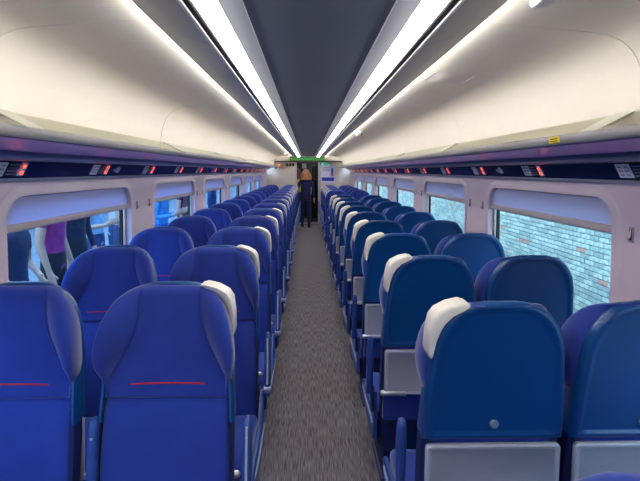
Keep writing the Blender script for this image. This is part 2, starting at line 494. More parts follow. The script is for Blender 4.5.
# luggage racks ----------------------------------------------------------
RY1 = Y1 - 0.35
for s, side in ((-1, 'platform'), (1, 'brick wall')):
    rk = empty('luggage_rack', (s * 1.0, (Y0 + RY1) / 2, H + 0.1))
    tag(rk, 'long overhead luggage rack with glass shelf and grey lip on the %s side' % side, 'luggage rack', 'overhead luggage racks')
    hl = (RY1 - Y0) / 2
    def q(prof): return [(s * (x * KW - 1.0), z * KW - 0.1) for x, z in prof]
    def part(name, prof, m, sharp=35): return extrude_y(name, q(prof), -hl, hl, m, rk, True, True, sharp)
    part('lip', [(.842, .120), (.846, .098), (.852, .093), (.866, .095), (.866, .127), (.852, .127), (.846, .126)], M['lip'], 60)
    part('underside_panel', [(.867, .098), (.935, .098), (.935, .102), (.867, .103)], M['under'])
    part('underside_reflection', [(.936, .096), (1.09, .069), (1.09, .078), (.936, .101)], M['under_reflection'])  # purple band standing in for the reflection in the glossy underside
    part('rail', [(1.09, .076), (1.095, .060), (1.108, .048), (1.127, .038), (1.150, .034), (1.172, .036), (1.185, .05), (1.185, .078)], M['tube'], 50)
    part('fascia', [(1.175, .035), (1.212, -.034), (1.224, -.030), (1.187, .040)], M['fascia'])
    part('fascia_trim', [(1.210, -.034), (1.218, -.048), (1.248, -.052), (1.248, -.034)], M['tray'], 60)
    part('light_strip', [(.8665, .116), (.8670, .116), (.8670, .1265), (.8665, .1265)], M['led_rack'])
    yj = [Y0] + [1.70 + 1.88 * k for k in range(-2, 8) if Y0 + .3 < 1.70 + 1.88 * k < RY1 - .3] + [RY1]
    yc = (Y0 + RY1) / 2
    for a, b in zip(yj[:-1], yj[1:]):
        bm = bmesh.new()
        loft(bm, [[(s * (x * KW - 1.0), yy - yc, z * KW - 0.1) for x, z in ((.868, .113), (1.03, .196))] for yy in (a + .004, b - .004)], False, False)
        link('glass_shelf', finish(bm, 'glass_shelf', M['rackglass'], False), rk)
        if a == Y0: continue
        bm = bmesh.new()
        loft(bm, [[(s * (x * KW - 1.0), yy - yc, z * KW - 0.1) for x, z in ((.868, .110), (1.028, .192), (1.028, .196), (.868, .114))] for yy in (a - .004, a + .004)])
        link('bracket', finish(bm, 'bracket', M['white'], False), rk)
        bm = bmesh.new()
        loft(bm, [[(s * (x * KW - 1.0), yy - yc, z * KW - 0.1) for x, z in ((.868, .114), (1.028, .196), (1.028, .199), (.868, .117))] for yy in (a - .12, a - .005)])
        link('bracket_plate', finish(bm, 'bracket_plate', M['bracket'], False), rk)

# seat reservation displays on the fascias
NV = Vector((-(0.065), -0.035)).normalized()     # facing inward and down for the right-hand side
def make_display():
    root = empty('seat_display', (0, 0, 0))
    # built for the left (platform) side: viewer looks along -x, left end is the near end; local +Y runs away along the wall
    box('tag_plate', (0.002, -0.085, 0), (0.004, 0.085, 0.062), M['tag'], root, 0.001)
    for k in range(2):
        for j in range(3):
            box('tag_print', (0.0045, -0.103 + 0.036 * k, 0.018 - 0.018 * j), (0.001, 0.022, 0.007), M['tag_print'], root)
    scr = box('screen', (0.002, 0.005, 0), (0.004, 0.090, 0.062), M['screen'], root, 0.001)
    for j in range(4):
        box('text_line', (0.0045, 0.003, 0.021 - 0.014 * j), (0.001, 0.062, 0.004), M['tag_print'], scr)
    fr = box('light_plate', (0.002, 0.073, 0), (0.004, 0.044, 0.062), M['tag'], root, 0.001)
    for j in (-1, 1):
        bm = bmesh.new(); bm_box(bm, (0.006, 0.073, 0.015 * j), (0.005, 0.015, 0.016), 0.003)
        link('red_light', finish(bm, 'red_light', M['red_led']), fr)
    return root
disp = make_display()
first = True
ang = math.atan2(0.035, 0.065)
NDISP = 15
for s, side, base in ((-1, 'platform', 1.98), (1, 'brick wall', 1.79)):
    for k in range(NDISP):
        y = base + 0.85 * k
        if y > RY1 - .3: continue
        d = disp if first else copy_tree(disp); first = False
        xm, zm = 1.1905 * KW, H + 0.0035
        d.location = (s * (xm + 0.0008), y, zm)
        d.rotation_euler = (0, ang, 0) if s < 0 else (0, ang, math.pi)
        d['label'] = 'seat display with red lights, %s rack, %s from the end door' % (side + ' side', ORD[NDISP - k])
        d['category'] = 'display'; d['group'] = 'seat reservation displays'
# pictograms
def picto(s, y, label):
    o = empty('pictogram', (s * 1.1905 * KW, y, H + 0.0035))
    o.rotation_euler = (0, ang, 0) if s < 0 else (0, ang, math.pi)
    tag(o, label, 'sign')
    for (yy, zz, w, h) in ((0.03, -.002, .008, .03), (-.028, 0, .007, .034), (-.012, .002, .010, .04), (.008, 0, .014, .044)):
        box('figure', (0.0012, yy * .9 + .004, zz), (0.0012, w, h), M['print_white'], o)
    box('plus_bar', (0.0012, -.05, 0), (0.0012, .022, .006), M['print_white'], o)
    box('plus_bar', (0.0012, -.05, 0), (0.0012, .006, .022), M['print_white'], o)
picto(-1, 3.07, 'white priority seat pictogram with plus sign on platform side fascia')
picto(1, 3.11, 'white priority seat pictogram with plus sign on brick wall side fascia')
# yellow sticker on the rack lip
st = empty('warning_sticker', (.8425 * KW, 1.735, H + 0.114)); tag(st, 'yellow warning sticker with dark print on the rack lip', 'sticker')
st.rotation_euler = (0, R(-10), 0)
box('label_sheet', (-0.0008, 0, 0), (0.0012, 0.075, 0.023), M['yellow'], st)
for j in range(2): box('print_line', (-0.0016, 0.004 * j, 0.004 - 0.008 * j), (0.0006, 0.052, 0.003), M['dark_print'], st)
st2 = empty('warning_sticker', (-.8425 * KW, 7.15, H + 0.114)); tag(st2, 'small yellow sticker on the platform side rack lip', 'sticker')
box('label_sheet', (0.0008, 0, 0), (0.0012, 0.08, 0.023), M['yellow'], st2)
rl = empty('red_lamp', (-.90, RY1 + .10, H + 0.16)); tag(rl, 'small red marker lamp on the platform side rack end', 'lamp')
bm = bmesh.new(); bmesh.ops.create_uvsphere(bm, u_segments=10, v_segments=8, radius=0.03); link('lens', finish(bm, 'lens', M['red_led']), rl)
box('lamp_base', (0, 0, -0.032), (0.05, 0.05, 0.02), M['black'], rl, 0.004)

# end bulkhead and vestibule ----------------------------------------------
DX, DZ = 0.335, 1.885
DC = -0.03
we = empty('wall_end', (0, Y1, 0)); tag(we, 'beige end bulkhead with a dark doorway', kind='structure')
for s in (-1, 1):
    box('bulkhead_panel', ((s * WX + DC + s * DX) / 2, 0.02, DZ / 2), (WX - DX - s * DC, 0.04, DZ), M['endwall'], we, 0.004)
    box('door_post', (DC + s * (DX + 0.012), -0.012, DZ / 2), (0.04, 0.03, DZ), M['tray_edge'], we, 0.004)
box('header_trim', (0, -0.02, DZ + 0.012), (2 * WX, 0.10, 0.026), M['dark_frame'], we, 0.004)
box('header_panel', (0, 0.03, DZ + 0.16), (2 * WX, 0.04, 0.28), M['cove'], we)
box('door_head', (0, 0.02, DZ - 0.02), (2 * DX, 0.05, 0.04), M['dark_frame'], we)
wb = box('wall_back', (0, Y0 - 0.02, 1.05), (2 * WX, 0.04, 2.2), M['endwall']); tag(wb, 'beige bulkhead behind the camera', kind='structure')
# vestibule shell
ve = empty('wall_vestibule', (0, Y1, 0)); tag(ve, 'dim vestibule beyond the end door', kind='structure')
box('vestibule_side', (-0.75, 0.85, 1.0), (0.04, 1.5, 2.1), M['station'], ve)
box('vestibule_side', (0.75, 0.85, 1.0), (0.04, 1.5, 2.1), M['station'], ve)
box('vestibule_back', (0, 1.6, 1.0), (1.6, 0.04, 2.1), M['dark_frame'], ve)
box('vestibule_ceiling', (0, 0.85, 2.07), (1.6, 1.6, 0.04), M['ceil'], ve)
for x in (-.14, .16):
    box('vestibule_window', (x, 1.572, 1.78), (.15, .012, .17), M['print_white'], ve, 0.004)
vl = empty('vestibule_lamp', (0, Y1 + .75, 2.045)); tag(vl, 'square lamp in the vestibule ceiling beyond the end door', 'lamp')
box('lamp_frame', (0, 0, 0), (.36, .26, .012), M['white'], vl, 0.003)
box('lamp_diffuser', (0, 0, -.007), (.30, .20, .006), M['led_panel'], vl)
# glass sliding door leaf, slid open to one side
dr = empty('door_1', (0.20, Y1 + .07, 0)); tag(dr, 'dark framed glass sliding door left half open', kind='structure')
for x in (-.115, .115): box('door_stile', (x, 0, .93), (.03, .03, 1.86), M['dark_frame'], dr, .003)
for z in (.08, 1.83): box('door_rail', (0, 0, z), (.20, .03, .08), M['dark_frame'], dr, .003)
box('door_pane', (0, 0, .955), (.20, .008, 1.66), M['door_glass'], dr)
box('door_handle', (-.115, -.03, 1.0), (.018, .03, .22), M['silver'], dr, .005)
ts = box('trim_1', (0, Y1 - .05, .004), (2 * DX, .10, .010), M['tray_edge']); tag(ts, 'pale threshold strip across the end doorway', kind='structure')
ts = box('trim_2', (0, Y1 - 0.9, .003), (.60, .05, .008), M['tray']); tag(ts, 'metal strip across the aisle carpet', kind='structure')
# signs
ex = empty('exit_sign', (DC, Y1 - .075, DZ + .095)); tag(ex, 'green glowing exit board above the end doorway', 'sign')
box('sign_body', (0, 0, 0), (1.06, .03, .13), M['dark_frame'], ex, .006)
box('sign_face', (0, -.017, 0), (1.03, .004, .10), M['green_led'], ex)
for x in (-.26, -.12, .0, .12, .26): box('sign_print', (x, -.020, 0), (.07, .002, .035), M['teal_led'], ex)
sg = empty('seat_number_sign', (-.56, Y1 - .012, DZ - .085)); tag(sg, 'small dark number sign at the top of the end bulkhead', 'sign')
box('sign_plate', (0, 0, 0), (.30, .012, .10), M['endwall'], sg, .002)
for k in range(3): box('sign_figure', (-.09 + .09 * k, -.008, 0), (.065, .004, .08), M['dark_frame'], sg)
gs = empty('exit_plate', (.48, Y1 - .012, DZ - .06)); tag(gs, 'small teal green running exit plate above the poster', 'sign')
box('plate', (0, 0, 0), (.24, .012, .09), M['teal_led'], gs, .002)
box('plate_figure', (-.05, -.008, 0), (.05, .003, .06), M['print_white'], gs)
gs = empty('exit_plate', (-1.0, Y1 - .012, DZ - .18)); tag(gs, 'tiny teal plate beside the platform side rack end', 'sign')
box('plate', (0, 0, 0), (.07, .012, .07), M['teal_led'], gs, .002)
ps = empty('poster', (.60, Y1 - .010, 1.52)); tag(ps, 'pale blue notice with dark blue band on the end bulkhead', 'poster')
box('sheet', (0, 0, 0), (.42, .010, .58), M['poster'], ps)
for (x, z, w, h, m) in ((0.0, -.16, .38, .11, 'poster_blue'), (.13, .10, .06, .16, 'poster_blue'), (.13, -.02, .07, .07, 'poster_red')):
    box('print_block', (x, -.007, z), (w, .003, h), M[m], ps)
for (x, z, w, h) in ((-.06, .2, .22, .02), (-.06, .15, .2, .02), (-.06, .1, .22, .02)):
    box('print_line', (x, -.007, z), (w, .003, h), M['tag_print'], ps)

# ------------------------------------------------------------------ seats
ST = H - 0.405                       # top of the seat back
TAN = math.tan(R(7.5))
def lean(z): return (z - ST) * TAN
W_TAB = [(0, .088), (.004, .114), (.010, .137), (.022, .160), (.045, .184), (.08, .204), (.13, .221), (.19, .231), (.225, .231), (.27, .225), (.315, .216), (.38, .214)]
P_TAB = [(0, -.018), (.01, .0), (.03, .03), (.06, .055), (.10, .074), (.15, .086), (.20, .086), (.25, .068), (.295, .03), (.32, .010), (.37, .006)]
C_TAB = [(0, .100), (.10, .106), (.15, .118), (.20, .140), (.25, .168), (.30, .195), (.37, .200)]
F_TAB = [(0, .030), (.006, .014), (.018, .003), (.035, 0), (.36, 0)]
ZSEAM = ST - 0.372

SHELL_TAB = [(0, .050), (.004, .080), (.012, .108), (.024, .133), (.040, .153), (.074, .179), (.108, .195), (.152, .206), (.25, .214), (.35, .222), (.48, .226)]
def shell_half(d): return lerp_table(SHELL_TAB, d)

def headrest_mesh():
    bm = bmesh.new(); rings = []
    N = 26
    ds = [0, .004, .010, .018, .03, .045, .065, .09, .115, .14, .165, .19, .21, .23, .25, .265, .28, .295, .31, .325, .345, .360, .368, .372]
    for d in ds:
        z = ST - d; w = lerp_table(W_TAB, d); p = lerp_table(P_TAB, d); c = min(lerp_table(C_TAB, d), w - .02); f = lerp_table(F_TAB, d)
        if d > .365: f += .008 if d > .37 else .002
        half = []
        for i in range(6):
            half.append((c * i / 5, f - .006 * (i / 5) ** 2 * 0))
        for j in range(1, 8):
            t = j / 7
            y = f - p * (math.sin(t * math.pi / 2) ** 1.1)
            half.append((c + (w - .012 - c) * t, y))
        yl = half[-1][1]
        ws = shell_half(d)
        half += [(w - .004, yl + .006), (w, yl + .02), (min(w - .003, ws + .012), max(yl + .04, .022)), (min(w - .006, ws - .004), .036)]
        half.append((max(ws - .03, .02), .050))
        right = [(x, y + lean(z), z) for x, y in half]
        left = [(-x, y + lean(z), z) for x, y in half[1:]]
        rings.append(right + left[::-1])
    loft(bm, rings)
    me = finish(bm, 'headrest_cushion', M['fabric'], True, 60)
    return me

def wing_piping_mesh(sx):
    bm = bmesh.new(); pts = []
    for k in range(17):
        d = .012 + .300 * k / 16
        c = lerp_table(C_TAB, d); f = lerp_table(F_TAB, d); z = ST - d
        pts.append((sx * c, f - .001 + lean(z), z))
    tube(bm, pts, .0028, 6)
    return finish(bm, 'wing_piping', M['piping'])

def backrest_mesh():
    bm = bmesh.new(); rings = []
    zt, zb = ZSEAM - .003, .37
    for k in range(15):
        t = k / 14; z = zt + (zb - zt) * t
        w = .213 + .002 * math.sin(t * math.pi)
        f = .004 - .016 * math.sin(min(1, t * 1.1) * math.pi * .8)
        if k == 0: f += .010
        half = []
        for i in range(9):
            u = i / 8
            bol = -.016 * max(0, (u - .55) / .45) ** 2 * (3 - 2 * max(0, (u - .55) / .45)) * math.sin(math.pi * min(1, t + .15)) * .9
            half.append((u * (w - .015), f + bol))
        y1 = half[-1][1]
        half += [(w - .006, y1 + .004), (w, y1 + .016), (w - .002, .05), (w - .03, .06)]
        r = [(x, y + lean(z), z) for x, y in half]
        l = [(-x, y + lean(z), z) for x, y in half[1:]]
        rings.append(r + l[::-1])
    loft(bm, rings)
    return finish(bm, 'backrest_cushion', M['fabric'], True, 60)

def stitch_mesh():
    bm = bmesh.new()
    z = ZSEAM + .052
    pts = [(-.125 + .25 * k / 10, lean(z) - .0015 - .0005 * (k % 2), z - .003 + .003 * math.sin(k / 10 * math.pi)) for k in range(11)]
    tube(bm, pts, .0030, 6)
    return finish(bm, 'stitch_line', M['red'])

ZSB = .765
def shell_outline(inset):
    tab = SHELL_TAB
    pts = []
    ztop = ST + .007 - inset
    zbot = ZSB + inset
    ds = [0, .004, .012, .024, .040, .056, .074, .108, .152, .2, .3]
    dmax = ztop - zbot
    ds = [d for d in ds if d < dmax - .02] + [dmax]
    sc = 1
    half = [(lerp_table(tab, d) - inset * min(1, .35 + d * 16), ztop - d) for d in ds]
    half.append((half[-1][0] * .86, zbot))
    return half + [(-x, z) for x, z in half[::-1]]
def shell_mesh():
    bm = bmesh.new()
    def wrap(z, y, x=1):     # the sides reach forward round the cushion further down
        if abs(x) < .92 * shell_half(ST - z): return y
        t = max(0, min(1, (ST - z - .14) / .2))
        return y - (.055 * t * t * (3 - 2 * t) if y < .045 else 0)
    def ring(inset, y): return [(x, wrap(z, y, x) + lean(z), z) for x, z in shell_outline(inset)]
    rings = [[(x, .037 + lean(z), z) for x, z in shell_outline(.012)], [(x, wrap(z, .035, x) + lean(z), z) for x, z in shell_outline(.010)], ring(.004, .034), ring(0, .040), ring(0, .062), ring(.004, .070), ring(.012, .074), ring(.020, .0725), ring(.026, .067), ring(.034, .066)]
    loft(bm, rings)
    return finish(bm, 'seat_shell', M['shell'], True, 50)

def handle_mesh(s):
    """white grip wrapped round the aisle-side top corner"""
    bm = bmesh.new()
    outer = [(.104, .005), (.122, .009), (.161, .000), (.197, -.019), (.213, -.042), (.221, -.092), (.223, -.150), (.220, -.166), (.213, -.171)]
    inner = [(.104, -.006), (.120, -.016), (.152, -.034), (.175, -.058), (.187, -.080), (.199, -.114), (.206, -.148), (.209, -.160), (.210, -.166)]
    n = len(outer); rings = []
    for i in range(n):
        a = Vector(outer[i]); b = Vector(inner[i]); e = 1 if 0 < i < n - 1 else .6
        yb, yf = .0785 * (1 if e == 1 else .95), -.006 if e == 1 else .004
        sec = [(0.06, yf), (0.0, yf + .012), (0.0, yb - .012), (.10, yb - .003), (.25, yb), (.92, yb), (1.0, yb - .006), (1.0, .03), (.5, yf + .006)]
        ring = []
        for t, y_ in sec:
            q_ = a.lerp(b, t); z_ = ST + q_.y
            ring.append((s * q_.x, y_ + lean(z_), z_))
        rings.append(ring)
    loft(bm, rings)
    return finish(bm, 'grab_handle', M['handle'], True, 55)

def lower_shell_mesh():
    bm = bmesh.new(); rings = []
    for z, w, yo in ((.19, .200, -.02), (.205, .210, .0), (.34, .220, .02), (.52, .224, .042), (.70, .224, .056), (ZSB + .01, .222, .055)):
        y = lean(z)
        fy = -.02 if z > .4 else .0
        rings.append([(w - .008, y + fy, z), (w, y + fy + .004, z), (w, y + yo * .8, z), (w - .015, y + yo + .004, z), (-w + .015, y + yo + .004, z), (-w, y + yo * .8, z), (-w, y + fy + .004, z), (-w + .008, y + fy, z), (-w + .008, y + min(.022, yo * .6), z), (w - .008, y + min(.022, yo * .6), z)])
    loft(bm, rings)
    return finish(bm, 'lower_shell', M['shell_dark'], True, 40)

TZ0, TZ1 = .530, .752
def tray_mesh():
    bm = bmesh.new()
    zc = (TZ0 + TZ1) / 2; yc = lean(zc) + .082
    rotm = Matrix.Rotation(R(-2.0), 3, 'X')
    def ring(w, h, r, y):
        return [tuple(rotm @ Vector((a, y, b)) + Vector((0, yc, zc))) for a, b in rrect(-w, w, -h, h, r, 4)]
    w, h = .216, (TZ1 - TZ0) / 2
    loft(bm, [ring(w - .003, h - .003, .012, -.012), ring(w, h, .014, -.008), ring(w, h, .014, .006), ring(w - .004, h - .004, .012, .011),
              ring(w - .012, h - .012, .010, .011), ring(w - .016, h - .016, .008, .0075)])
    me = finish(bm, 'tray_table', [M['tray_edge'], M['tray']], True, 40)
    for p in me.polygons:
        if len(p.vertices) > 4 and p.center.y > yc - .003 and abs(p.center.x) < .01: p.material_index = 1
    return me
def tray_bar_mesh(s, end=.238):
    bm = bmesh.new(); zc = TZ0 + .006; y = lean(zc) + .100
    capsule(bm, (s * .105, y - .004, zc - .001), (s * end, y - .004, zc + .002), .0135, 12)
    return finish(bm, 'tray_bar', M['silver'])
def knob_mesh():
    bm = bmesh.new(); z = .82; y = lean(z) + .066
    tube(bm, [(0, y, z), (0, y + .006, z), (0, y + .010, z), (0, y + .011, z)], [.0135, .0135, .0115, .004], 18)
    return finish(bm, 'latch_knob', M['silver'], True, 40)

def cushion_mesh():
    bm = bmesh.new(); rings = []
    yb, yf = -.13, -.60
    for k in range(13):
        t = k / 12; y = yb + (yf - yb) * t
        top = .400 + .014 * math.sin(t * math.pi * .9) - (.022 * ((t - .75) / .25) ** 2 if t > .75 else 0)
        bot = .318 + (.03 * ((t - .8) / .2) ** 2 if t > .8 else 0)
        w = .233 - (.02 * ((t - .85) / .15) ** 2 if t > .85 else 0)
        if k in (0, 12): top -= .012; bot += .006; w -= .006
        half = [(0, top - .006), (w * .6, top - .004), (w * .85, top), (w - .015, top - .003), (w - .004, top - .014), (w, top - .035), (w - .004, bot + .008), (w - .02, bot), (0, bot)]
        rings.append([(x, y, z) for x, z in half] + [(-x, y, z) for x, z in half[1:-1][::-1]])
    loft(bm, rings)
    return finish(bm, 'seat_cushion', M['fabric'], True, 55)
def pan_mesh():
    bm = bmesh.new(); rings = []
    for y, w, zt, zb in ((-.10, .215, .322, .18), (-.14, .230, .332, .17), (-.35, .234, .332, .19), (-.54, .232, .335, .26), (-.592, .220, .335, .31)):
        rings.append([(w - .01, y, zt), (w, y, zt - .012), (w - .004, y, zb + .03), (w - .04, y, zb), (-w + .04, y, zb), (-w + .004, y, zb + .03), (-w, y, zt - .012), (-w + .01, y, zt)])
    loft(bm, rings)
    return finish(bm, 'seat_pan', M['shell_dark'], True, 45)
def side_trim_mesh(s):
    bm = bmesh.new()
    pts = [(s * .256, -.10, .327), (s * .258, -.30, .329), (s * .257, -.52, .330), (s * .246, -.585, .328)]
    tube(bm, pts, [.006, .008, .008, .005], 8)
    return finish(bm, 'side_trim', M['hub'])
def side_panel_mesh(s):
    bm = bmesh.new(); rings = []
    for y, zt, zb in ((-.09, .50, .24), (-.14, .48, .21), (-.22, .37, .20), (-.40, .360, .22), (-.54, .360, .26), (-.585, .350, .30)):
        rings.append([(s * .236, y, zt), (s * .250, y, zt), (s * .256, y, zt - .008), (s * .256, y, zb + .02), (s * .236, y, zb)])
    loft(bm, rings)
    return finish(bm, 'side_panel', M['arm'], True, 40)
def pedestal_mesh(s):
    bm = bmesh.new()
    bm_box(bm, (s * .165, -.30, .095), (.06, .30, .19), .012)
    bm_box(bm, (s * .165, -.30, .009), (.09, .36, .018), .006)
    return finish(bm, 'pedestal', M['shell_dark'], True, 40)
def armrest_mesh(x):
    bm = bmesh.new(); rings = []
    for z, hw, hd in ((.485, .012, .020), (.50, .016, .026), (.60, .016, .026), (.70, .016, .025), (.765, .015, .023), (.785, .012, .017), (.792, .006, .009)):
        y = lean(z) - .018
        sec = rrect(-hw, hw, -hd, hd, min(hw, hd) * .7, 3)
        rings.append([(x + a, y + b, z) for a, b in sec])
    loft(bm, rings)
    return finish(bm, 'armrest', M['arm'], True, 50)
def pivot_mesh(x, s, o=.018):
    bm = bmesh.new(); z = .515; y = lean(z) - .03
    tube(bm, [(x - s * o, y, z), (x + s * .012, y, z), (x + s * .020, y, z), (x + s * .022, y, z)], [.021, .021, .016, .005], 16)
    return finish(bm, 'pivot_cap', M['hub'], True, 40)
def edge_mesh(x, s):
    bm = bmesh.new(); pts = []
    for k in range(6):
        z = .545 + .045 * k; pts.append((x - s * 0.0, lean(z) - .046, z))
    tube(bm, pts, .0045, 6)
    return finish(bm, 'armrest_edge', M['tray_edge'])
def screw_mesh(x):
    bm = bmesh.new(); z = .735; y = lean(z) - .0425
    tube(bm, [(x, y, z), (x, y - .003, z)], [.005, .004], 10)
    return finish(bm, 'screw', M['silver'])
def bracket_mesh(s):
    bm = bmesh.new()
    bm_box(bm, (s * .262, -.09, .47), (.016, .05, .13), .005)
    return finish(bm, 'armrest_bracket', M['shell_dark'], True, 40)

ME = dict(head=headrest_mesh(), back=backrest_mesh(), stitch=stitch_mesh(), shell=shell_mesh(), lower=lower_shell_mesh(), tray=tray_mesh(),
          knob=knob_mesh(), cush=cushion_mesh(), pan=pan_mesh())
for s in (-1, 1):
    ME['pip%d' % s] = wing_piping_mesh(s); ME['grip%d' % s] = handle_mesh(s); ME['bar%d' % s] = tray_bar_mesh(s); ME['wbar%d' % s] = tray_bar_mesh(s, .224)
    ME['trim%d' % s] = side_trim_mesh(s); ME['side%d' % s] = side_panel_mesh(s); ME['ped%d' % s] = pedestal_mesh(s)
    ME['arm%d' % s] = armrest_mesh(s * .275); ME['piv%d' % s] = pivot_mesh(s * .275, s)
    ME['edge%d' % s] = edge_mesh(s * .275, s); ME['screw%d' % s] = screw_mesh(s * .275); ME['brk%d' % s] = bracket_mesh(s)
    ME['marm%d' % s] = armrest_mesh(s * -.234); ME['mpiv%d' % s] = pivot_mesh(s * -.234, s, .015); ME['mscrew%d' % s] = screw_mesh(s * -.234)

def make_seat(kind, s):
    """kind aisle/window; s = local side (+1/-1) on which the aisle lies"""
    root = empty('train_seat', (0, 0, 0))
    L = lambda n, k, p=root: link(n, ME[k], p)
    hc = L('headrest_cushion', 'head')
    L('wing_piping', 'pip1', hc); L('wing_piping', 'pip-1', hc)
    st_ = L('stitch_line', 'stitch', hc); st_['label'] = 'red stitched line'
    L('backrest_cushion', 'back')
    sh = L('seat_shell', 'shell'); L('latch_knob', 'knob', sh)
    L('lower_shell', 'lower')
    tr = L('tray_table', 'tray'); L('tray_bar', ('wbar%d' if kind == 'window' else 'bar%d') % s, tr)
    L('seat_cushion', 'cush')
    pn = L('seat_pan', 'pan')
    if kind != 'window': L('side_trim', 'trim%d' % s, pn)
    L('pedestal', 'ped%d' % s)
    if kind != 'window':
        L('side_panel', 'side%d' % s)
    if kind == 'aisle':
        g = L('grab_handle', 'grip%d' % s); g['label'] = 'white grab handle at the aisle corner'
        a = L('armrest', 'arm%d' % s); L('pivot_cap', 'piv%d' % s, a); L('armrest_edge', 'edge%d' % s, a); L('screw', 'screw%d' % s, a); L('bracket', 'brk%d' % s, a)
        a = L('armrest', 'marm%d' % s); L('pivot_cap', 'mpiv%d' % s, a); L('screw', 'mscrew%d' % s, a)
    return root

protos = {}
def place_seat(kind, s, x, y, rz, label, group):
    key = (kind, s)
    if key not in protos:
        protos[key] = make_seat(kind, s); o = protos[key]
    else:
        o = copy_tree(protos[key])
    o.location = (x, y, 0); o.rotation_euler = (0, 0, rz)
    tag(o, label, 'seat', group)
    return o

LA, LW, RA, RW = -.506, -1.032, .563, 1.042
NL = 15
for k in range(NL):
    y = 1.68 + .842 * k - .02
    nm = ORD[NL - k]
    place_seat('aisle', 1, LA, y, 0, 'blue aisle seat with white corner grip, platform side, %s row from end door' % nm, 'platform side aisle seats')
    place_seat('window', 1, LW, y, 0, 'plain blue window seat, platform side, %s row from the end door' % nm, 'platform side window seats')
NB = 10
RPITCH = .803
for k in range(-1, NB - 1):
    y = 1.434 + RPITCH * k + .05 - (.05 if k < 0 else 0)
    nm = ORD[NB - 1 - k]
    place_seat('aisle' if k >= 0 else 'plain', 1, RA, y, math.pi, 'blue aisle seat showing its glossy back shell, brick wall side, %s row from table' % nm, 'brick wall side aisle seats seen from behind')
    place_seat('window', 1, RW, y, math.pi, 'blue window seat showing its glossy back shell, brick wall side, %s row from table' % nm, 'brick wall side window seats seen from behind')
NF = 5
for k in range(NF):
    y = 9.85 + .84 * k
    nm = ORD[NF - k]
    place_seat('aisle', -1, RA, y, 0, 'blue aisle seat showing its cushion, brick wall side, %s row from end door' % nm, 'brick wall side aisle seats facing the table')
    place_seat('window', -1, RW, y, 0, 'blue window seat showing its cushion, brick wall side, %s row from end door' % nm, 'brick wall side window seats facing the table')

# table in the bay between the seats that face each other
tb = empty('bay_table', (.80, 8.95, 0)); tag(tb, 'grey table in the bay where brick wall side seats face each other', 'table')
box('table_top', (0, 0, .72), (.86, .62, .03), M['tray'], tb, .01)
box('leg', (-.20, 0, .355), (.07, .16, .70), M['shell_dark'], tb, .01)
box('wall_bracket', (.40, 0, .66), (.05, .5, .09), M['tray_edge'], tb, .006)

